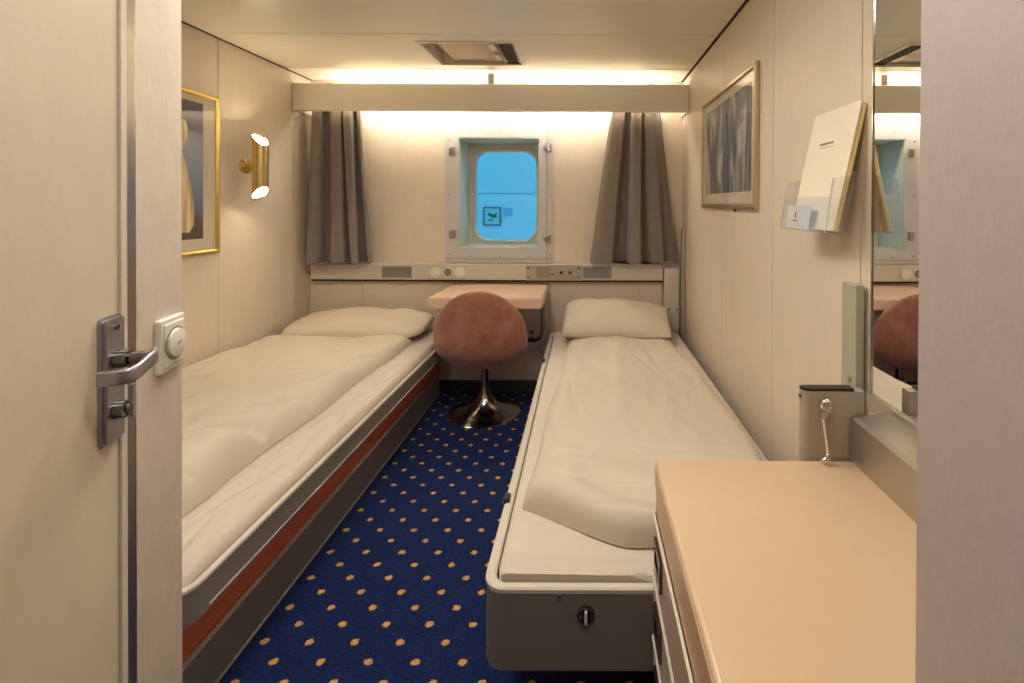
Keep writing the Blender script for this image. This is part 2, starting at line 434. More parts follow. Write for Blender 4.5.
# ------------------------------------------------------------------ ceiling vent
t_ = thing('ceiling_vent', 'recessed rectangular air vent in the ceiling with a flap and louvre', 'vent', ((VX0+VX1)/2, (VY0+VY1)/2, ZC))
m = MB(); m.ring(rect(VX0-.012,VX1+.012,VY0-.012,VY1+.012), rect(VX0+.006,VX1-.006,VY0+.006,VY1-.006), fZ, ZC-.001, ZC-.006)
m.build('vent_frame', CEIL, t_)
m = MB(); m.ring(rect(VX0+.001,VX1-.001,VY0+.001,VY1-.001), rect(VX0+.004,VX1-.004,VY0+.004,VY1-.004), fZ, ZC, ZC+.075)
m.box(VX0+.001, VX1-.001, VY0+.001, VY1-.001, ZC+.07, ZC+.078); m.build('vent_box', VAL, t_)
fl_ = MB().box(VX0+.085, VX1-.105, VY0+.03, VY1-.012, ZC+.010, ZC+.016, .002).build('flap', mat('vent_flap_tan', (176,152,122), .4, metal=.2), t_)
for a, b in ((VY0+.05, VY0+.15), (VY0+.22, VY0+.32)):
    MB().box(VX1-.145, VX1-.112, a, b, ZC+.004, ZC+.010).build('flap_sticker', PAPERW, fl_)
m = MB()
lx0, lx1 = VX1-.098, VX1-.012
m.ring(rect(lx0,lx1,VY0+.01,VY1-.01), rect(lx0+.008,lx1-.008,VY0+.02,VY1-.02), fZ, ZC+.002, ZC+.010)
for i in range(9):
    y = VY0+.035 + i*.036
    m.box(lx0+.008, lx1-.008, y, y+.010, ZC+.004, ZC+.014, rot=Matrix.Rotation(.5,3,'X'))
for i in range(3): m.cyl((lx0+.02+i*.022, VY0+.02, ZC+.012), (lx0+.02+i*.022, VY1-.02, ZC+.012), .003, 6)
m.build('louvre', DCHROME, t_)
MB().box(lx0+.001, lx1-.001, VY0+.008, VY1-.008, ZC+.03, ZC+.034).build('louvre_backing', GRILL, t_)

# ------------------------------------------------------------------ curtains
def curtain(tl, tr, bl, br, z0, z1, folds, amp, ph, label, lean=0):
    nS, nZ = 140, 40; m = MB(); rows = []
    for j in range(nZ+1):
        t = j/nZ; z = z1 + (z0-z1)*t
        xa = tl + (bl-tl)*t**.9; xb = tr + (br-tr)*(t**1.1)
        row = []
        for i in range(nS+1):
            s = i/nS
            s2 = s + .05*math.sin(s*7+ph)
            w_ = math.sin(folds*2*PI*s2 + ph + .6*t*math.sin(5*s+ph))
            w_ = math.copysign(abs(w_)**.8, w_)
            y = 3.035 + amp*(.75+.35*t)*w_*(.7+.3*math.sin(9*s+ph*2)) + .004*noise.noise(Vector((s*6,t*5,ph)))
            x = xa + (xb-xa)*s - amp*.34*math.sin(2*(folds*2*PI*s2+ph))*min(1, 6*min(s,1-s))
            zz = z + (lean*(s-.5)*t) + .006*t*math.sin(folds*2*PI*s2+ph+1)
            row.append(Vector((x, y, zz)))
        rows.append(row)
    # closed thickness
    loops = []
    for row in rows:
        loops.append([p + Vector((0,-.0015,0)) for p in row] + [p + Vector((0,.0015,0)) for p in reversed(row)])
    m.loft(loops)
    return tag(m.build('curtain', CURT, smooth=True, angle=1.2), label, 'curtain', None)
curtain(wx(312,3.03), wx(361,3.03), wx(306.5,3.03), wx(373,3.03), wz(264,3.03), 1.90, 3.6, .062, .4, 'dark taupe curtain gathered at the left of the window, in the left corner')
curtain(wx(612,3.03), wx(661,3.03), wx(590,3.03), wx(678.5,3.03), wz(263,3.03), 1.90, 3.0, .066, 2.2, 'dark taupe curtain at the right of the window, flaring wider toward its hem')

# ------------------------------------------------------------------ trunking along the back wall
TY = 3.06; tz0, tz1 = wz(280.5,TY), wz(265,TY)
t_ = thing('wall_trunking', 'long narrow grey-beige service trunking with sockets below the window', 'cable trunking', ((wx(312,TY)+wx(664,TY))/2, TY, tz0))
xs, xe = wx(311,TY), wx(663.5,TY)
MB().box(xs, xe, TY, YB-.001, tz0, tz1, .003).build('trunking_cover', STRIP, t_)
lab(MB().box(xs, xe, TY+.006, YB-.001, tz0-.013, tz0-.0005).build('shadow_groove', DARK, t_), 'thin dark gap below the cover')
m = MB(); m.box(xs, xe, TY-.004, TY+.01, tz1-.002, tz1+.004); lab(m.build('top_lip', WHITEPL, t_), 'pale upper edge')
def tr(u0, u1, k0=.18, k1=.82): return wx(u0,TY), wx(u1,TY), tz0+(tz1-tz0)*k0, tz0+(tz1-tz0)*k1
for u0, u1 in ((383,411),(584,611)):
    a, b, c, d = tr(u0,u1)
    m = MB(); m.ring(rect(a-.004,b+.004,c-.004,d+.004), rect(a,b,c,d), fY, TY-.004, TY)
    m.box(a, b, TY-.0012, TY-.0004, c, d)
    n_ = 26
    for i in range(n_): x = a + (b-a)*(i+.5)/n_; m.box(x-.0018, x+.0018, TY-.0035, TY-.001, c, d)
    m.build('vent_grille', GRILL, t_)
for u0, u1 in ((377,382),(412.5,417)):
    a, b, c, d = tr(u0,u1,.1,.9); MB().box(a,b,TY-.003,TY,c,d,.001,1).build('grille_end_cap', STRIP, t_)
a, b, c, d = tr(430,466,.05,.95)
MB().box(a, b, TY-.008, TY, c, d, .002).build('socket_plate', STRIP, t_)
zc = (tz0+tz1)/2
for u in (436, 460.5):
    x = wx(u,TY); m = MB(); m.tube([(x,TY-.007,zc),(x,TY-.018,zc),(x,TY-.021,zc)], [.036,.035,.028], 32); m.build('round_cover', WHITEPL, t_, angle=.5)
x = wx(448.5,TY)
m = MB(); ci = [(x+.034*math.cos(k*PI/16), zc+.034*math.sin(k*PI/16)) for k in range(32)]; cj = [(x+.027*math.cos(k*PI/16), zc+.027*math.sin(k*PI/16)) for k in range(32)]
m.ring(ci, cj, fY, TY-.007, TY-.013); so_ = m.build('socket', WHITEPL, t_)
m = MB(); m.cyl((x,TY-.0075,zc),(x,TY-.0095,zc),.0265,32); m.build('socket_well', GRILL, so_)
for dx, dz in ((-.011,0),(.011,0),(0,.019),(0,-.019)): MB().cyl((x+dx,TY-.009,zc+dz),(x+dx,TY-.0115,zc+dz),.0045,10).build('socket_hole', BLACK, so_)
a, b, c, d = tr(526.5,582.5,-.02,1.0)
cp = MB().box(a, b, TY-.006, TY, c, d, .0015).build('control_plate', ALU, t_); lab(cp, 'aluminium control plate')
m = MB(); a1, b1 = wx(537,TY), wx(550.5,TY)
n_ = 12
for i in range(n_):
    x = a1 + (b1-a1)*(i+.5)/n_; m.box(x-.0022, x+.0022, TY-.009, TY-.006, c+.02, d-.016)
m.build('speaker_slots', GRILL, cp)
for u in (561.5, 570.5):
    x = wx(u,TY); MB().cyl((x,TY-.006,zc),(x,TY-.010,zc),.011,16).build('jack_socket', BLACK, cp)
for u, k in ((528.5,.2),(528.5,.8),(579,.2),(579,.8)):
    x = wx(u,TY); z = tz0+(tz1-tz0)*k; MB().cyl((x,TY-.006,z),(x,TY-.009,z),.006,10).build('screw', DCHROME, cp)
x = wx(552.5,TY); MB().cyl((x,TY-.006,zc-.012),(x,TY-.012,zc-.012),.006,10).build('volume_knob', DCHROME, cp)

# corner cover plate beside the strip and vertical channel
px0, px1 = wx(664.5,3.05), .628
t_ = thing('corner_panel', 'narrow grey-beige steel panel with screws in the right back corner', 'panel', ((px0+px1)/2, 3.05, .30))
MB().box(px0+.002, px1, 3.05, YB-.015, .0, wz(268,3.05), .002).build('cover', STRIP, t_)
for u in (669.5,677.5): MB().cyl((wx(u,3.05),3.05,wz(309,3.05)),(wx(u,3.05),3.046,wz(309,3.05)),.006,10).build('screw', DCHROME, t_)
m = MB(); m.box(.634, .658, 3.0, 3.05, .30, wz(228,3.0), .004)
m.box(.630,.634,3.02,3.03,.9,.94)
tag(m.build('wall_channel', ALU), 'slim vertical metal channel on the right wall in the back corner', 'channel')

# ------------------------------------------------------------------ desk
DX0, DX1, DF = -.892, -.243, 2.61; dz1 = .732; dz0 = .672
t_ = thing('wall_desk', 'small pink-beige laminate desk fixed to the back wall under the window', 'desk', ((DX0+DX1)/2, 2.84, .45))
m = MB(); m.prism([(DX0,DF),(DX1,DF),(DX1-.005,YB-.016),(DX0+.02,YB-.016)], fZ, dz0, dz1)
bmesh.ops.bevel(m.bm, geom=m.bm.edges[:], offset=.004, segments=2, affect='EDGES'); m.build('desk_top', DESKM, t_)
MB().box(DX0+.03, DX1-.03, 2.68, 2.70, dz0-.04, dz0-.001).build('under_rail', ALU, t_)
bxx = wx(543,2.74); zl = wz(342,2.74)
pth = [(bxx,2.74,dz0-.001),(bxx,2.74,zl+.07)]
for k in range(1,8):
    a = k/8*PI/2; pth.append((bxx-.07*(1-math.cos(a)), 2.74+.02*(1-math.cos(a)), zl+.07-.07*math.sin(a)))
pth += [(bxx-.07, 2.76, zl),(bxx-.12, 2.80, zl),(bxx-.15, 2.90, zl),(bxx-.155, YB-.03, zl)]
m = MB(); m.tube(pth, .012, 14); m.build('support_tube', DCHROME, t_, smooth=True)
a, b = wx(522,3.1), wx(541,3.1)
m = MB(); m.box(a, b, YB-.026, YB-.015, wz(350,3.1), dz0-.001, .002); bp = m.build('bracket_plate', WFRAME, t_)
for v in (333,339.5): MB().cyl((wx(532,3.08),YB-.026,wz(v,3.08)),(wx(532,3.08),YB-.034,wz(v,3.08)),.012,12).build('bracket_bolt', BLACK, bp)

# ------------------------------------------------------------------ chair
CX, CY = -.605, 2.79
t_ = thing('swivel_chair', 'dusty rose velour swivel tub chair on a chrome trumpet foot at the desk', 'chair', (CX, CY, 0))
MB().lathe(CX, CY, [(.20,.0),(.213,.002),(.214,.007),(.205,.012),(.155,.024),(.108,.040),(.072,.064),(.048,.096),(.034,.132),(.027,.17),(.023,.22),(.0215,.30)], 64).build('foot', CHROME, t_, angle=.8)
m = MB(); m.cyl((CX,CY,.29),(CX,CY,.385),.020,24); m.cyl((CX,CY,.37),(CX,CY,.39),.09,24); m.build('stem', DCHROME, t_, angle=.6)
# wrapped egg-shaped back
m = MB(); R = .36; nR, nA = 14, 72
zt, zb = .785, .338; zm = .505
def backpt(r, a, off):
    ca, sa = math.cos(a), math.sin(a)
    e = 2.2 if sa > 0 else 2.2 + .9*min(1, abs(sa)*3)
    k = (abs(ca)**e + abs(sa)**e)**(-1/e)
    s = .288*k*ca*r
    h = k*sa*r
    z = zm + (h*(zt-zm) if h > 0 else h*(zm-zb))
    wid = 1 - .08*max(0,h)**1.5 - .04*max(0,-h)**2
    s *= wid
    th = s/R
    rr = R + off - .10*max(0,-h)**2.2 - .035*max(0,h)**2
    return Vector((CX + .018 + rr*math.sin(th), CY + .07 - rr*math.cos(th), z + off*.15*h))
thk = .052
prof = []
for i in range(nR+1): prof.append((i/nR*.93, thk/2))
for k in range(1,8):
    a = PI/2 - k/8*PI
    prof.append((.93+.07*math.cos(a), thk/2*math.sin(a)))
for i in range(nR, -1, -1): prof.append((i/nR*.93, -thk/2))
rings = [[backpt(max(r,.002), 2*PI*j/nA, off*(1-.0*r)) for j in range(nA)] for r, off in prof]
m.loft(rings); m.build('backrest', VELV, t_, smooth=True, angle=3)
m = MB(); m.lathe(CX+.01, CY-.015, [(.10,.3895),(.18,.394),(.206,.41),(.212,.435),(.205,.458),(.16,.474),(.08,.48),(.01,.482)], 48); m.build('seat_cushion', VELV, t_, angle=1)
m = MB(); x, y, z = backpt(.96, -.25, 0); m.cyl((x-.004,y+.0,z+.02),(x+.018,y,z+.02),.014,14); m.build('pivot_knob', BLACK, t_)

# ------------------------------------------------------------------ beds
def rails(m, x0, x1, y0, y1, z0, z1, th, rad, open_side=None, n=8):
    # rounded plan loop, wall thickness th
    o = rrect(x0, x1, y0, y1, rad, n); i = rrect(x0+th, x1-th, y0+th, y1-th, max(rad-th,.005), n)
    m.ring(o, i, fZ, z0, z1)
random.seed(21)
def creases(n, xr, yr, ar, amp):
    out = []
    for k in range(n):
        out.append((random.uniform(*xr), random.uniform(*yr), random.uniform(*ar), random.uniform(.05,.17), random.uniform(.006,.014), random.choice((-1,1))*random.uniform(.5,1)*amp))
    return out
CR = creases(26,(-.12,.5),(1.15,2.7),(1.2,1.9),.0045) + creases(16,(-.12,.45),(1.13,1.45),(-.6,.2),.007)
CL = creases(44,(-1.34,-1.04),(1.15,2.6),(.1,1.0),.011) + creases(24,(-1.8,-1.2),(1.2,2.6),(.2,1.3),.005)
CM = creases(14,(-.2,.5),(1.04,1.2),(-.3,.5),.0025)
CN = creases(46,(-1.02,-.90),(1.05,2.4),(1.1,1.9),.007)
def cs(L_, x, y):
    h = 0
    for c in L_:
        if abs(x-c[0]) < .35 and abs(y-c[1]) < .35: h += crease(x,y,*c)
    return h
def mattress(x0, x1, y0, y1, z0, z1, seed, amp=.004, right_ruck=0, r=.03, cr=()):
    nx, ny = 46, 230; m = MB()
    def H(x, y):
        n1 = noise.noise(Vector((x*5, y*3, seed)))*amp*2 + noise.noise(Vector((x*14, y*9, seed+3)))*amp
        return n1
    # superellipse-like section rings along y
    rings = []
    for j in range(ny+1):
        y = y0 + (y1-y0)*j/ny
        ey = min(1, min(j, ny-j)/5)
        ins = r*.5*(1-ey)**2
        ring = []
        sec = []
        nS = 150
        for k in range(nS+1):   # top from left to right
            s = k/nS; x = x0+ins + (x1-x0-2*ins)*s
            dz = 0
            dl, dr = x-x0, x1-x
            for dd in (dl, dr):
                if dd < r: dz -= r - math.sqrt(max(0, r*r-(r-dd)**2))
            top = z1 + dz - r*.5*(1-ey)
            fade = min(1, min(dl,dr)/.03)
            h = (H(x, y) + cs(cr, x, y))*fade
            if right_ruck:
                g = math.exp(-((dr-.045)/.04)**2)
                h += right_ruck*g*(noise.noise(Vector((x*10, y*5+dr*16, seed)))+.3*noise.noise(Vector((x*30, y*16, seed+1))))
            sec.append(Vector((x, y, top + h)))
        ring = sec + [Vector((x1, y, z0)), Vector((x0, y, z0))]
        rings.append(ring)
    m.loft(rings)
    return m
def cloth(xl, xr, y0f, y1f, base, thick, wr, p=2.4, nx=90, ny=130, under=.0):
    """closed puffy slab: xl(t), xr(t) side edges; y0f(s), y1f(s) foot and head edges; thick(s,t); wr(x,y) extra relief"""
    m = MB(); top = []; bot = []
    for j in range(ny+1):
        t0 = j/ny; t = .5 - .5*math.cos(PI*t0)*(1) if False else t0
        rt, rb = [], []
        for i in range(nx+1):
            s = i/nx
            # cluster samples to the edges
            s = .5 - .5*math.copysign(abs(1-2*s)**.8, 1-2*s); tt = .5 - .5*math.copysign(abs(1-2*t)**.8, 1-2*t)
            y = y0f(s) + (y1f(s)-y0f(s))*tt
            x = xl(tt) + (xr(tt)-xl(tt))*s
            es = min(1, min(s,1-s)*(xr(tt)-xl(tt))/.075); et = min(1, min(tt,1-tt)*(y1f(s)-y0f(s))/.075)
            e = (1-(1-es)**p)**(1/p) * (1-(1-et)**p)**(1/p)
            h = thick(s, tt)*e
            rl = wr(x, y)*min(1, e*1.4)*(.35+.65*e)
            rt.append(Vector((x, y, base(x,y) + max(.001, h + rl)))); rb.append(Vector((x, y, base(x,y))))
        top.append(rt); bot.append(rb)
    T = [[m.bm.verts.new(p_) for p_ in r] for r in top]; B = [[m.bm.verts.new(p_) for p_ in r] for r in bot]
    for j in range(ny):
        for i in range(nx):
            m.bm.faces.new((T[j][i],T[j][i+1],T[j+1][i+1],T[j+1][i])); m.bm.faces.new((B[j][i],B[j+1][i],B[j+1][i+1],B[j][i+1]))
    for j in range(ny):
        m.bm.faces.new((T[j][0],T[j+1][0],B[j+1][0],B[j][0])); m.bm.faces.new((T[j][nx],B[j][nx],B[j+1][nx],T[j+1][nx]))
    for i in range(nx):
        m.bm.faces.new((T[0][i],B[0][i],B[0][i+1],T[0][i+1])); m.bm.faces.new((T[ny][i],T[ny][i+1],B[ny][i+1],B[ny][i]))
    return m
def crease(x, y, cx, cy, ang, L_, w_, a_):
    dx, dy = x-cx, y-cy; u = dx*math.cos(ang)+dy*math.sin(ang); v = -dx*math.sin(ang)+dy*math.cos(ang)
    v += .25*w_*math.sin(u*22+cx*9)
    return a_*math.exp(-(v/w_)**2)*math.exp(-(u/L_)**2)
def pillow(name, cx, cy, cz, lx, ly, th, rotx, rotz, seed, label, group=None, ear=.16, taper=0, wk=1, ex=2.0):
    m = MB(); n = 56; T = []; B = []
    for j in range(n+1):
        rt, rb = [], []
        for i in range(n+1):
            u = -1+2*i/n; v = -1+2*j/n
            u = math.copysign(abs(u)**.85, u); v = math.copysign(abs(v)**.85, v)
            k_ = (1 - ear*(abs(u*v))**3)
            X = lx/2*u*(1 - .03*(1-abs(v)**2))*k_; Yy = ly/2*v*(1 - .05*(1-abs(u)**2))*k_
            h = ((1-abs(u)**ex)*(1-abs(v)**2.4))
            h = max(h,0)**.48
            nn = wk*(noise.noise(Vector((X*6, Yy*6, seed)))*.022 + noise.noise(Vector((X*15, Yy*12, seed+5)))*.009)
            h *= 1 - taper*u - .12*taper*abs(u)
            e = max(abs(u), abs(v)); rk = .006*math.sin(22*math.atan2(v,u)+seed)*max(0,(e-.6))*2*h
            rt.append(Vector((X, Yy, th*.62*h + nn*h + rk))); rb.append(Vector((X, Yy, -th*.38*h + nn*h*.4)))
        T.append(rt); B.append(rb)
    Rm = Matrix.Rotation(rotz,3,'Z') @ Matrix.Rotation(rotx,3,'X'); c = Vector((cx,cy,cz))
    TV = [[m.bm.verts.new(c + Rm @ p_) for p_ in r] for r in T]; BV = [[m.bm.verts.new(c + Rm @ p_) for p_ in r] for r in B]
    for j in range(n):
        for i in range(n):
            m.bm.faces.new((TV[j][i],TV[j][i+1],TV[j+1][i+1],TV[j+1][i])); m.bm.faces.new((BV[j][i],BV[j+1][i],BV[j+1][i+1],BV[j][i+1]))
    return tag(m.build(name, DUV, smooth=True, angle=3), label, 'pillow', group)

ZR = .42
# ---- right bed
RX0, RX1, RY0, RY1 = -.223, .612, 1.013, 3.04
t_ = thing('fold_down_bed', 'right-hand single bed with grey steel box frame below the waterfall picture', 'bed', ((RX0+RX1)/2, (RY0+RY1)/2, 0))
m = MB(); rails(m, RX0, RX1, RY0, RY1, .235, ZR-.006, .022, .045)
m.box(RX0+.02, RX1-.02, RY0+.02, RY1-.02, .235, .25)
m.build('bed_frame', BEDM, t_, angle=.5)
m = MB(); o = rrect(RX0-.002, RX1+.002, RY0-.002, RY1+.002, .047); i_ = rrect(RX0+.022, RX1-.022, RY0+.018, RY1-.022, .03)
m.ring(o, i_, fZ, ZR-.012, ZR, .2); lab(m.build('bed_rim', RIMM, t_, angle=.7), 'pale rounded rim along the frame top')
m = MB(); cxk = wx(587.5,RY0); czk = wz(617,RY0)
m.tube([(cxk,RY0,czk),(cxk,RY0-.004,czk),(cxk,RY0-.006,czk)], [.0205,.020,.017], 28)
lk = m.build('lock_rosette', DCHROME, t_, angle=.5)
MB().box(cxk-.003, cxk+.003, RY0-.012, RY0-.005, czk-.014, czk+.014, .001, 1).build('lock_slot', WHITEPL, lk)
for dx in (-.012,.012): MB().cyl((cxk+dx,RY0-.005,czk),(cxk+dx,RY0-.009,czk),.003,8).build('lock_screw', CHROME, lk)
m = MB(); x, z = wx(561,RY0), wz(598,RY0); m.cyl((x,RY0,z),(x,RY0-.006,z),.006,14); m.build('stud', CHROME, t_, angle=.5)
for y in (1.30, 2.46): lab(MB().box(RX0-.006, RX0+.012, y, y+.03, .40, .432, .003).build('strap_clip', BLACK, t_), 'small black clip on the side rim')
for (x, y) in ((RX0+.12, RY0+.5),(RX0+.12, RY1-.2),(RX1-.1, RY0+.5),(RX1-.1, RY1-.2)): MB().box(x-.02, x+.02, y-.02, y+.02, 0, .236, .002).build('support_leg', BEDM, t_)
mattress(RX0+.026, RX1-.004, RY0+.024, RY1-.03, .255, .440, 2.0, .0025, r=.02, cr=CM).build('mattress', SHEET, t_, smooth=True, angle=1.3)
# duvet of right bed
def wrR(x, y):
    h = noise.noise(Vector((x*3.2, y*1.8, 4)))*.012 + noise.noise(Vector((x*8, y*4, 9)))*.006 + noise.noise(Vector((x*18, y*11, 12)))*.0022
    h += crease(x,y,.0,1.30,-.35,.20,.022,-.016) + crease(x,y,.06,1.36,-.30,.22,.030,.012) + crease(x,y,.20,1.30,-.12,.22,.03,-.010)
    h += crease(x,y,-.10,1.50,1.9,.14,.022,-.012) + crease(x,y,.16,2.1,1.52,.6,.035,.006) + crease(x,y,.28,1.8,1.45,.5,.03,-.006)
    h += crease(x,y,.02,1.22,-.5,.10,.016,.014) + crease(x,y,.05,2.5,1.2,.12,.02,-.005) + crease(x,y,-.05,1.9,1.7,.2,.012,-.004)
    return h
dv = cloth(lambda t: -.168 + .072*min(1,t*1.15) + .006*math.sin(t*13), lambda t: .50 + .075*math.sin(PI*min(1,max(0,t*1.1)))+ .012*math.sin(t*9),
      lambda s: 1.105 + .135*max(0,1-s/.42)**1.3 + .006*math.sin(s*11), lambda s: 2.70, lambda x,y: .4435, lambda s,t: .066 - .014*t + .014*math.exp(-(t/.10)**2), lambda x,y: 1.5*wrR(x,y) + cs(CR,x,y), nx=130, ny=230)
tag(dv.build('duvet', DUV, smooth=True, angle=3), 'flat cream duvet covering the right-hand bed below the picture with champagne frame', 'duvet')
pillow('pillow', .195, 2.835, .553, .67, .38, .165, .30, -.05, 3.1, 'cream pillow propped at the head of the right-hand bed', ear=.06, taper=.34, ex=2.4)

# ---- left bed
LX0, LX1, LY0, LY1 = XL+.012, -.862, .985, 3.06
t_ = thing('storage_bed', 'left-hand single bed with grey side rail and red wood plank below', 'bed', ((LX0+LX1)/2, (LY0+LY1)/2, 0))
m = MB(); rails(m, LX0, LX1, LY0, LY1, .335, ZR-.006, .022, .05)
m.box(LX0+.02, LX1-.02, LY0+.02, LY1-.02, .335, .35)
m.build('bed_frame', BEDM, t_, angle=.5)
m = MB(); o = rrect(LX0-.002, LX1+.002, LY0-.002, LY1+.002, .052); i_ = rrect(LX0+.02, LX1-.014, LY0+.018, LY1-.02, .03)
m.ring(o, i_, fZ, ZR-.010, ZR, .2); lab(m.build('bed_rim', RIMM, t_, angle=.7), 'pale rounded rim along the frame top')
lab(MB().box(LX1-.001, LX1+.002, LY0+.07, LY1-.03, .343, .347).build('rail_line', RIMM, t_), 'thin pale line along the side rail')
MB().box(LX0+.05, -.978, LY0+.06, LY1-.005, .12, .336).build('wood_plank', WOOD, t_)
MB().box(LX0+.02, -.962, LY0+.05, LY1-.002, .0, .145, .002).build('base_panel', BEDM, t_)
lab(MB().box(-.974, -.960, LY0+.05, LY1-.002, .145, .149).build('base_trim', RIMM, t_), 'thin pale trim on top of the base panel')
lab(MB().box(-.962, -.9595, LY0+.05, LY1-.002, .010, .014).build('base_trim', RIMM, t_), 'thin pale trim near the floor')
mattress(LX0+.024, LX1-.022, LY0+.026, LY1-.02, .352, .450, 7.0, .003, right_ruck=.010, r=.03, cr=CN).build('mattress', SHEET, t_, smooth=True, angle=1.3)
def wrL(x, y):
    h = noise.noise(Vector((x*3, y*2.2, 14)))*.018 + noise.noise(Vector((x*8, y*6, 19)))*.007 + noise.noise(Vector((x*20, y*15, 12)))*.0025
    h += crease(x,y,-1.12,1.50,.15,.16,.030,-.024) + crease(x,y,-1.25,1.58,.25,.16,.028,.012) + crease(x,y,-1.10,1.40,.1,.14,.05,.010)
    h += crease(x,y,-1.10,1.72,.9,.12,.018,-.012) + crease(x,y,-1.12,1.86,.8,.12,.016,.010) + crease(x,y,-1.09,2.02,.9,.10,.018,-.009)
    h += crease(x,y,-1.30,1.95,.35,.20,.02,.008) + crease(x,y,-1.35,1.82,.3,.16,.02,-.008) + crease(x,y,-1.10,2.3,1.1,.10,.016,-.006)
    h += crease(x,y,-1.25,1.33,.5,.14,.02,-.008)
    return h
dv = cloth(lambda t: -1.84, lambda t: -1.055 + .05*t + .008*math.sin(t*17),
      lambda s: 1.06, lambda s: 2.68 - .03*math.sin(s*5), lambda x,y: .452, lambda s,t: .088 - .024*t + .02*math.exp(-((s-.9)/.15)**2)*(1-t), lambda x,y: 1.6*wrL(x,y) + cs(CL,x,y), p=2.2, nx=150, ny=230)
tag(dv.build('duvet', DUV, smooth=True, angle=3), 'puffy cream duvet on the left-hand bed with rumpled folds near the aisle', 'duvet')
pillow('pillow', -1.375, 2.83, .516, .86, .42, .140, .10, .03, 8.3, 'broad flat cream pillow at the head of the left-hand bed', ear=.16, taper=.04)

# ------------------------------------------------------------------ dresser
SX0, SX1, SY0, SY1 = .152, .645, .500, .985
t_ = thing('dresser', 'peach-topped chest of drawers in the right foreground against the wall', 'chest of drawers', ((SX0+SX1)/2, (SY0+SY1)/2, 0))
m = MB(); m.box(SX0, SX1, SY0, SY1, .668, .7225, .008, 3); m.build('dresser_top', DRESS, t_, angle=.6)
m = MB(); m.box(SX0-.0015, SX0+.008, SY0+.012, SY1-.012, .676, .712, .001, 1); m.box(SX0+.01, SX1-.01, SY1-.006, SY1+.0015, .678, .710,.001,1); lab(m.build('edge_band', DREDGE, t_), 'darker peach edge band')
MB().box(SX0+.018, SX1-.01, SY0+.01, SY1-.012, .03, .668).build('dresser_body', DRAW, t_)
MB().box(SX0+.001, SX0+.0195, SY0+.01, SY1-.014, .611, .6685).build('top_rail', DREDGE, t_)
for z0_, z1_ in ((.489,.6165),(.358,.483),(.215,.352),(.05,.209)):
    d = MB().box(SX0-.003, SX0+.016, SY0+.01, SY1-.01, z0_, z1_, .002).build('drawer', DRAW, t_)
    lab(MB().box(SX0-.006, SX0+.012, SY0+.01, SY1-.010, z1_-.005, z1_).build('drawer_edge', RIMM, d), 'bright metal upper edge')
    zc = z1_-.055; y = SY1-.085
    m = MB(); m.ring(rect(y-.035,y+.035,zc-.03,zc+.03), rect(y-.024,y+.024,zc-.012,zc+.018), fX, SX0-.003, SX0-.009)
    m.build('handle', DCHROME, d)
    MB().box(SX0-.0045, SX0-.003, y-.024, y+.024, zc-.012, zc+.018).build('handle_recess', BLACK, d)
MB().box(SX0+.03, SX1-.02, SY0+.02, SY1-.03, 0, .03).build('plinth', BLACK, t_)

# silver ledge box under mirror
m = MB()
m.prism([(.572,.7235),(.6575,.7235),(.6575,.838),(.628,.822),(.582,.818),(.573,.812)], lambda a,b,d: (a,d,b), .528, .980)
bmesh.ops.bevel(m.bm, geom=[e for e in m.bm.edges if e.calc_face_angle(0) > .5], offset=.003, segments=2, affect='EDGES')
tag(m.build('mirror_ledge', ALU, angle=.5), 'satin aluminium box ledge under the mirror behind the dresser top', 'ledge')
# mirror
mz0 = .842; my1 = 1.045
t_ = thing('wall_mirror', 'tall wall mirror on the right wall above the dresser reflecting the window', 'mirror', (XR, .80, mz0))
MB().box(XR-.008, XR-.001, .53, my1-.004, mz0+.001, ZC-.02).build('mirror_glass', MIRR, t_)
m = MB(); m.box(XR-.010, XR-.001, my1-.004, my1, mz0-.002, ZC-.02); lab(m.build('mirror_edge', CHROME, t_), 'thin polished side edge')
m = MB(); m.box(XR-.016, XR-.001, .53, my1+.004, mz0-.036, mz0-.0, .002); m.build('lower_rail', ALU, t_)
# the rail sits behind the ledge's back edge

# ------------------------------------------------------------------ fold bracket post behind the dresser
PY = .9885 + 0*0
t_ = thing('bed_lock_post', 'squat taupe steel post with black cap and chrome stay behind the dresser', 'post', (.56, PY+.02, 0))
p0, p1, pz = wx(804.5,PY), .604, wz(391,PY)
plan = [(p1,PY),(p1,PY+.022),(p0+.010,PY+.022),(p0,PY+.018)] + [(p0+.016-.016*math.cos(k/6*PI/2), PY+.016-.016*math.sin(k/6*PI/2)) for k in range(0,7)]
m = MB(); m.prism(plan, fZ, 0, pz); m.build('post_body', BEDR, t_, angle=.6)
pc = [(x if x < .59 else wx(853,PY+.01), y) for x, y in plan]
m = MB(); m.prism(pc, fZ, pz, pz+.006); m.build('post_cap', BLACK, t_)
hx, hz = wx(826,PY), wz(403,PY)
m = MB(); m.tube([(hx,PY,hz),(hx,PY-.008,hz),(hx,PY-.012,hz)], [.013,.013,.009], 20); m.cyl((hx,PY-.01,hz),(hx,PY-.02,hz),.005,12)
m.box(hx-.014, hx+.002, PY-.026, PY-.018, hz-.010, hz+.004, .003)
m.build('stay_pivot', CHROME, t_, angle=.6)
ax, az = wx(819,PY), wz(409,PY); ex, ez = wx(824.5,PY), wz(449,PY)
m = MB(); m.cyl((ax,PY-.030,az),(ax,PY-.016,az),.008,16); m.tube([(ax,PY-.022,az),(ex,PY-.022,ez)], .0038, 12)
m.tube([(ex,PY-.022,ez),(ex-.001,PY-.024,ez-.006),(ex-.008,PY-.026,ez-.010),(ex-.012,PY-.022,ez-.014)], .006, 12)
m.build('stay_rod', CHROME, t_, angle=.8)
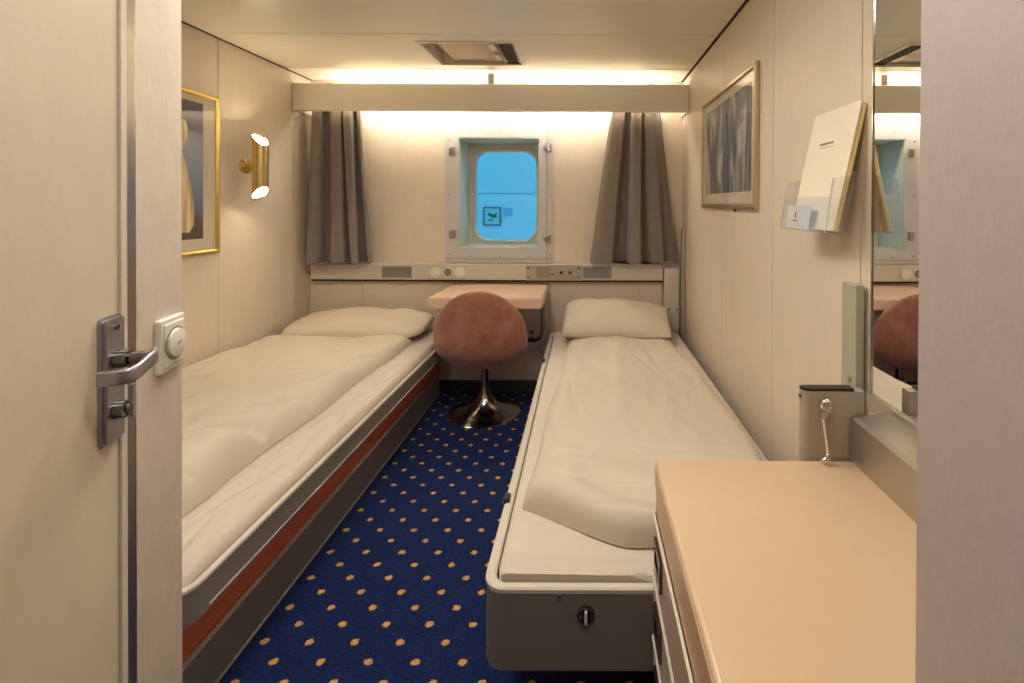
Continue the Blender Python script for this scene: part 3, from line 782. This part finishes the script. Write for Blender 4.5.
m = MB(); m.cyl((p0-.002,PY+.014,wz(398,PY)),(p0+.004,PY+.014,wz(398,PY)),.004,10); m.build('screw', BLACK, t_)
# vertical wall plate behind the post
t_ = thing('wall_guide_plate', 'upright grey-green metal plate on the right wall between post and mirror', 'plate', (.645, 1.09, .5))
gz = wz(285,1.066)
MB().box(.631, .651, 1.068, 1.128, .5, gz, .002).build('guide_channel', mat('guide_grey_green', (176,172,152), .4), t_)
m = MB(); m.cyl((.6295,1.09,wz(378,1.09)),(.626,1.09,wz(378,1.09)),.006,14); m.build('rivet', ALU, t_)

# ------------------------------------------------------------------ pictures
def framed(name, xw, sgn, y0, y1, z0, z1, fw, mw, fm, pm, label, mbot=None, mtop=None):
    t_ = thing(name, label, 'picture', (xw, (y0+y1)/2, z0))
    a, b = xw + sgn*.002, xw + sgn*.020
    MB().ring(rect(y0,y1,z0,z1), rect(y0+fw,y1-fw,z0+fw,z1-fw), fX, a, b, .3).build('picture_frame', fm, t_)
    q = mbot or mw; tp = mtop or mw
    MB().ring(rect(y0+fw*.8,y1-fw*.8,z0+fw*.8,z1-fw*.8), rect(y0+fw+mw,y1-fw-mw,z0+fw+q,z1-fw-tp), fX, a, xw+sgn*.008).build('mount', MAT_, t_)
    X = sorted((a, xw+sgn*.0065))
    pr = MB().box(X[0], X[1], y0+fw+mw-.002, y1-fw-mw+.002, z0+fw+q-.002, z1-fw-tp+.002).build('print', pm, t_)
    X = sorted((xw+sgn*.011, xw+sgn*.013))
    MB().box(X[0], X[1], y0+fw*.8, y1-fw*.8, z0+fw*.8, z1-fw*.8).build('picture_glass', GLASS, t_)
    return t_, pr
PR = print_mat('waterfall_print', [(.30,(70,70,74)),(.44,(104,108,114)),(.56,(138,140,142)),(.66,(205,203,196)),(.78,(100,94,88))], (1,6,1.2), 2.6, .9)
t_, pr = framed('framed_picture', XR, -1, 1.74, 2.54, 1.25, 1.815, .024, .042, CHAMP, PR, 'champagne framed blue-grey waterfall photograph on the right wall', .05, .035)
MB().box(XR-.010, XR-.002, 2.0, 2.012, 1.238, 1.251).build('frame_clip', DCHROME, t_)
PL = print_mat('blue_grey_interior_print', [(.12,(70,56,48)),(.30,(98,84,74)),(.36,(96,112,138)),(.62,(132,146,168)),(.86,(150,160,178)),(.95,(96,100,114)),(1.0,(84,88,100))], (1,1.5,3), 3, 0, 'Z')
t_, pr = framed('framed_picture', XL, 1, 1.745, 2.325, 1.017, 1.797, .020, .073, GOLDF, PL, 'gold framed picture with cream draped figure on the left wall', .058, .030)
# draped figure shape in the print
ys = 2.10
prof_ = [(-.0,1.130),(.06,1.128),(.085,1.16),(.09,1.22),(.082,1.30),(.06,1.38),(.035,1.46),(.018,1.505),(.03,1.53),(.048,1.57),(.05,1.62),(.038,1.65),(0,1.66)]
out = [(ys+a*.9, z) for a, z in prof_] + [(ys-a*.9, z) for a, z in reversed(prof_[1:-1])]
MB().prism(out, fX, XL+.0066, XL+.0074).build('printed_figure', print_mat('cream_drape_print', [(.35,(178,150,104)),(.55,(222,200,154)),(.7,(238,222,184))], (1,14,1.2), 3, .3), pr)

# ------------------------------------------------------------------ wall lamp
ly = 2.50; lz = 1.468; lx = XL+.095
t_ = thing('wall_lamp', 'polished gold tubular up-and-down lamp glowing on the left wall', 'lamp', (XL, ly, lz-.17))
m = MB(); m.tube([(XL+.001,ly+.01,lz),(XL+.014,ly+.01,lz),(XL+.020,ly+.01,lz)], [.040,.040,.030], 36); m.build('wall_mount', GOLD, t_, angle=.5)
m = MB(); m.cyl((XL+.018,ly+.01,lz),(lx-.03,ly,lz),.014,20); m.build('arm', GOLD, t_, smooth=True)
n_ = 48; r1, r2 = .038, .035; hh = .168
def cutring(r, top):
    out = []
    for k in range(n_):
        a = 2*PI*k/n_; x, y = r*math.cos(a), r*math.sin(a)
        z = hh - .036*(x/r1) - .012*(y/r1)*-1
        out.append(Vector((lx+x, ly+y, lz + (z - .02 if top else -(z - .02)))))
    return out
m = MB(); L_ = [cutring(r1,True), cutring(r2,True), cutring(r2,False), cutring(r1,False)]
V = [[m.bm.verts.new(p) for p in l] for l in L_]
for k in range(4):
    a, b = V[k], V[(k+1)%4]
    for i in range(n_): m.bm.faces.new((a[i],a[(i+1)%n_],b[(i+1)%n_],b[i]))
m.build('lamp_tube', GOLD, t_, angle=.6)
for s in (1,-1):
    m = MB(); m.tube([(lx,ly,lz+s*.03),(lx,ly,lz+s*.06),(lx,ly,lz+s*.095),(lx,ly,lz+s*.118),(lx,ly,lz+s*.126)], [.012,.022,.028,.02,.004], 20)
    m.build('bulb', BULB, t_, smooth=True)
for top in (True, False):
    rg = [p - Vector((0,0,.010 if top else -.010)) for p in cutring(.0345, top)]; rh = [p - Vector((0,0,.004 if top else -.004)) for p in rg]
    MB().loft([rg, rh]).build('opal_glass', OPAL, t_)
MB().cyl((lx,ly,lz-.03),(lx,ly,lz+.03),.034,24).build('lamp_core', GOLD, t_)

# ------------------------------------------------------------------ brochure holder and papers
hy0, hy1 = 1.070, 1.318; bz = 1.205
t_ = thing('brochure_holder', 'clear acrylic brochure pocket mounted on the right wall', 'holder', (XR, (hy0+hy1)/2, bz))
X1, X0 = XR-.001, .568
m = MB(); m.prism([(.600,bz),(.6025,bz),(.6345,bz+.145),(.632,bz+.145)], fY, hy0, hy1); m.build('back_panel', ACR, t_)
m = MB(); m.prism([(.561,bz),(.5635,bz),(.5745,bz+.085),(.572,bz+.085)], fY, hy0+.003, hy1-.003); m.build('front_panel', ACR, t_)
for y in (hy0, hy1-.003):
    m = MB(); m.prism([(.561,bz+.001),(.600,bz+.001),(.630,bz+.135),(.578,bz+.128)], fY, y, y+.003); m.build('side_panel', ACR, t_)
MB().box(.560, .603, hy0, hy1, bz-.003, bz, .001, 1).build('floor_panel', ACR, t_)
EDGE = thin_glass('acrylic_edge', (.95,.95,.95), .1, 2, .45)
for y in (hy0, hy1-.003): MB().tube([(.5605,y+.0015,bz),(.578,y+.0015,bz+.128)], .0018, 8).build('rounded_corner', EDGE, t_)
MB().tube([(.631,hy0+.0015,bz+.001+.0),(.633,hy0+.0015,bz+.137)], .0012, 8).bm.free()
for y in (hy0+.05, hy1-.06): MB().box(.630, XR-.001, y, y+.012, bz+.118, bz+.130, .001, 1).build('wall_bracket', ACR, t_)
def sheet(name, xb, xt, y0, y1, z0, z1, th, m_, label, cat='brochure', skew=0, group=None):
    m = MB()
    V = [Vector((xb,y0,z0)), Vector((xb,y1,z0)), Vector((xt,y1+skew,z1)), Vector((xt,y0+skew,z1))]
    n = (V[1]-V[0]).cross(V[3]-V[0]).normalized()*th
    if n.x < 0: n = -n
    m.loft([V, [v+n for v in V]])
    return tag(m.build(name, m_), label, cat, group)
fs = sheet('menu_folder', XR-.078, XR-.012, 1.079, 1.298, 1.209, 1.518, .0035, PAPER, 'large cream folder leaning in the acrylic holder, front of the stack')
def onsheet(name, a0, a1, b0, b1, m_, par):   # a along y 0..1, b up 0..1
    m = MB()
    def P(a, b, e): 
        return Vector((XR-.078 + .066*b - e, 1.298 - .219*a, 1.209 + .309*b))
    m.loft([[P(a0,b0,.0002),P(a1,b0,.0002),P(a1,b1,.0002),P(a0,b1,.0002)],[P(a0,b0,.0008),P(a1,b0,.0008),P(a1,b1,.0008),P(a0,b1,.0008)]])
    return m
m = MB(); b_ = onsheet('x', 0,1,0,1,INK,fs); b_.bm.free()
def marks(specs):
    m = MB()
    for a0,a1,b0,b1 in specs:
        def P(a, b, e): return Vector((XR-.078 + .066*b - e, 1.298 - .219*a, 1.209 + .309*b))
        m.loft([[P(a0,b0,.0003),P(a1,b0,.0003),P(a1,b1,.0003),P(a0,b1,.0003)],[P(a0,b0,.0009),P(a1,b0,.0009),P(a1,b1,.0009),P(a0,b1,.0009)]])
    return m
sp = []
a = .30
wds = [.018,.012,.02,.014,.018,.010,.02,.016,.012,.02,.018,.014]
for w_ in wds:
    sp.append((a, a+w_, .705, .722)); a += w_ + .010
sp += [(.31,.44,.680,.684),(.47,.62,.680,.684)]
marks(sp).build('cover_line', INK, fs)
sp = sheet('yellow_booklet', XR-.0735, XR-.0075, 1.076, 1.290, 1.209, 1.508, .006, PAPERY, 'yellowish booklet just behind the large cream folder in the acrylic holder')
sheet('cream_booklet', XR-.0655, XR-.026, 1.094, 1.29, 1.209, 1.385, .005, PAPER, 'short cream booklet at the back of the acrylic holder, lower than the folder')
card = tag(MB().box(X0-.0025, X0-.0015, 1.165, 1.300, 1.2065, 1.268, rot=Matrix.Rotation(.128,3,'Y'), piv=Vector((X0-.002,1.2,1.2065))).build('info_card', PAPERW), 'small white card with logo in the front of the acrylic holder', 'card')
m = MB(); yc = 1.245; m.box(X0-.0012, X0-.0004, yc-.016, yc+.016, 1.226, 1.229); m.build('card_text', INKB, card)
m = MB(); m.prism([(yc-.003,1.234),(yc+.003,1.236),(yc+.001,1.244),(yc-.006,1.252),(yc-.005,1.243)], fX, X0+.0003, X0+.0012); m.build('card_logo', mat('logo_mauve', (120,84,96), .7), card)

# ------------------------------------------------------------------ door, handle, wall switch
E = Vector((-.582,.600,0)); dd = Vector((.292,-.956,0)).normalized(); nn_ = Vector((.956,.292,0)).normalized()   # dd: toward hinge, nn_: out of the leaf
def D(s, o, z): return E + dd*s + nn_*o + Vector((0,0,z))
door = sroot('door_1', (E.x, E.y, 0))
def dbox(m, s0, s1, o0, o1, z0, z1, bev=0):
    b = MB(); b.loft([[D(s0,o0,z0),D(s1,o0,z0),D(s1,o1,z0),D(s0,o1,z0)],[D(s0,o0,z1),D(s1,o0,z1),D(s1,o1,z1),D(s0,o1,z1)]])
    bmesh.ops.recalc_face_normals(b.bm, faces=b.bm.faces)
    if bev: bmesh.ops.bevel(b.bm, geom=b.bm.edges[:], offset=bev, segments=2, affect='EDGES')
    m.merge(b.bm); return m
dbox(MB(), .040, .74, -.036, 0, .012, 2.04, .001).build('door_leaf', DOORM, door)
dbox(MB(), .027, .0398, -.036, .0025, .012, 2.04, .001).build('edge_bead', RIMM, door)
m = MB()
pl = []
for k in range(0,9):
    a = k/8*PI/2; pl.append((.010-.010*math.sin(a), -.008+.009*math.cos(a)))
prof_ = [(.0268,-.036),(.0268,.001),(.012,.001)] + pl[0:] + [(.0,-.036)]
pts2 = [D(s,o,0).to_2d() for s,o in prof_]
m.prism([(p.x,p.y) for p in pts2], fZ, .012, 2.04); lab(m.build('edge_profile', STEEL, door, angle=.5), 'brushed metal edge profile')
dbox(MB(), .012, .018, .001, .003, wz(413,.6), wz(382,.6)).build('strike_slot', GRILL, door)
h = door
sc_ = .059; zt_, zb_ = wz(318,.5436), wz(446,.5436); wd = .0175
m = MB()
b = MB(); rr_ = rrect(sc_-wd, sc_+wd, zb_, zt_, .006, 4)
b.loft([[D(a,0,z) for a,z in rr_],[D(a,.004,z) for a,z in rr_]]); m.merge(b.bm)
b = MB(); rr_ = rrect(sc_-wd+.002, sc_+wd-.003, zb_+.003, zt_-.003, .005, 4)
b.loft([[D(a,.004,z) for a,z in rr_],[D(a,.008,z) for a,z in rr_]]); m.merge(b.bm)
plate = m.build('handle_plate', HANDM, h, angle=.5)
zh = wz(362,.5436)
for z, r in ((zt_-.014,.0035),(zh-.022,.0025)): MB().tube([D(sc_,.008,z), D(sc_,.010,z)], r, 12).build('plate_screw', DCHROME, plate)
m = MB(); m.tube([D(sc_,.008,wz(413,.5436)), D(sc_,.018,wz(413,.5436)), D(sc_,.019,wz(413,.5436))], [.0105,.010,.008], 24)
m.tube([D(sc_,.019,wz(413,.5436)), D(sc_,.022,wz(413,.5436))], .0055, 16); m.build('lock_cylinder', DCHROME, plate, angle=.5)
m = MB()
m.tube([D(sc_,.008,zh), D(sc_,.022,zh)], .0105, 24); m.tube([D(sc_,.020,zh), D(sc_,.041,zh)], .0072, 20)
m.build('handle_neck', DCHROME, h, angle=.6)
# flat lever: runs back toward the hinge, then curls in to the leaf
path = [(sc_+a,b-.010) for a,b in [(-.008,.051),(-.002,.0545),(.006,.055),(.02,.0555),(.030,.0555),(.037,.054),(.0415,.050),(.044,.043),(.044,.035),(.043,.026)]]
rings = []
for i, (s, o) in enumerate(path):
    a = path[max(i-1,0)]; c = path[min(i+1,len(path)-1)]
    tx, to = c[0]-a[0], c[1]-a[1]; L2 = math.hypot(tx,to); px_, po = -to/L2, tx/L2
    hw, hh_ = .0036, .0086
    drop = -.22*max(0, s-sc_)
    ring = []
    for k in range(12):
        an = 2*PI*k/12; ca, sa = math.cos(an), math.sin(an)
        ca = math.copysign(abs(ca)**.6, ca); sa = math.copysign(abs(sa)**.6, sa)
        ring.append(D(s_+px_*hw*ca if False else s + px_*hw*ca, o + po*hw*ca, zh + drop + hh_*sa))
    rings.append(ring)
m = MB(); m.loft(rings); m.build('lever', HANDM, h, smooth=True, angle=1.2)

# switch on the entry wall
Wd = Vector((d_[0],d_[1],0)).normalized(); Wn = Vector((Wd.y,-Wd.x,0)); Cv = Vector((Cn[0],Cn[1],0))
def S(s, o, z): return Cv - Wd*s + Wn*o + Vector((0,0,z))
sw_c = .039; sz = wz(343,.745)
t_ = thing('light_switch', 'square cream wall switch with round dial beside the open door', 'switch', S(sw_c,0,sz-.04))
def splate(hs, hz_, r, o0, o1, o2):
    m = MB(); A = rrect(sw_c-hs, sw_c+hs, sz-hz_, sz+hz_, r, 4); B = rrect(sw_c-hs+.002, sw_c+hs-.002, sz-hz_+.002, sz+hz_-.002, r, 4)
    m.loft([[S(a,o0,z) for a,z in A],[S(a,o1,z) for a,z in A],[S(a,o2,z) for a,z in B]]); return m
splate(.033,.042,.003,.0005,.006,.008).build('switch_plate', WHITEPL, t_)
splate(.026,.034,.002,.008,.0095,.0105).build('switch_inner_plate', WHITEPL, t_)
m = MB(); m.tube([S(sw_c,.010,sz),S(sw_c,.0115,sz)], .0265, 36); m.build('dial_collar', mat('dial_collar_grey', (150,140,124), .5), t_, angle=.5)
m = MB(); m.tube([S(sw_c,.010,sz),S(sw_c,.0145,sz),S(sw_c,.016,sz)], [.0235,.0225,.019], 36); dl = m.build('dial', WHITEPL, t_, angle=.5)
m = MB(); m.loft([[S(sw_c+a,.0158,sz+b) for a,b in ((-.005,.000),(.005,-.002),(.005,.001),(-.005,.003))],[S(sw_c+a,.0166,sz+b) for a,b in ((-.005,.000),(.005,-.002),(.005,.001),(-.005,.003))]]); m.build('dial_mark', INK, dl)

# ------------------------------------------------------------------ unseen ceiling lamps: added fill over the aisle, and the entry lamp
def ceil_lamp(x0, x1, y0, y1, mt, label):
    t_ = thing('unseen_ceiling_light', label, 'ceiling light', ((x0+x1)/2,(y0+y1)/2,ZC-.04))
    MB().ring(rrect(x0-.02,x1+.02,y0-.02,y1+.02,.03), rrect(x0,x1,y0,y1,.02), fZ, ZC-.001, ZC-.035).build('lamp_frame', WHITEPL, t_)
    MB().prism(rrect(x0,x1,y0,y1,.02), fZ, ZC-.001, ZC-.03).build('diffuser', mt, t_)
ceil_lamp(-.70, -.30, 1.02, 1.42, DIFF, 'unseen square ceiling light added over the aisle to brighten the cabin')  # added lamp, gives the valance and walls more frontal light
ceil_lamp(-.12, .16, .22, .46, DIFFC, 'square ceiling light in the entry between door and dresser')

# ------------------------------------------------------------------ world, camera, colour
wd_ = bpy.data.worlds.new('World'); bpy.context.scene.world = wd_; wd_.use_nodes = True
bg = wd_.node_tree.nodes['Background']; bg.inputs['Color'].default_value = (.10,.62,1.0,1); bg.inputs['Strength'].default_value = .72
cam = bpy.data.cameras.new('Camera'); co = bpy.data.objects.new('Camera', cam); C.objects.link(co)
co.location = (0,0,CZ); co.rotation_euler = (PI/2, 0, 0)
cam.sensor_width = 36; cam.sensor_fit = 'HORIZONTAL'; cam.lens = F*36/1024
cam.shift_x = -(CU-512)/1024; cam.shift_y = -(341.5-CV-3)/1024
cam.clip_start = .01; cam.clip_end = 50
co.rotation_euler = (Matrix.Rotation(PI/2-.0066,3,'X') @ Matrix.Rotation(.004,3,'Z')).to_euler()
bpy.context.scene.camera = co
vs = bpy.context.scene.view_settings
bpy.context.scene.display_settings.display_device = 'sRGB'
vs.view_transform = 'Standard'; vs.look = 'None'; vs.exposure = 0.71; vs.gamma = 1.0; vs.use_curve_mapping = False
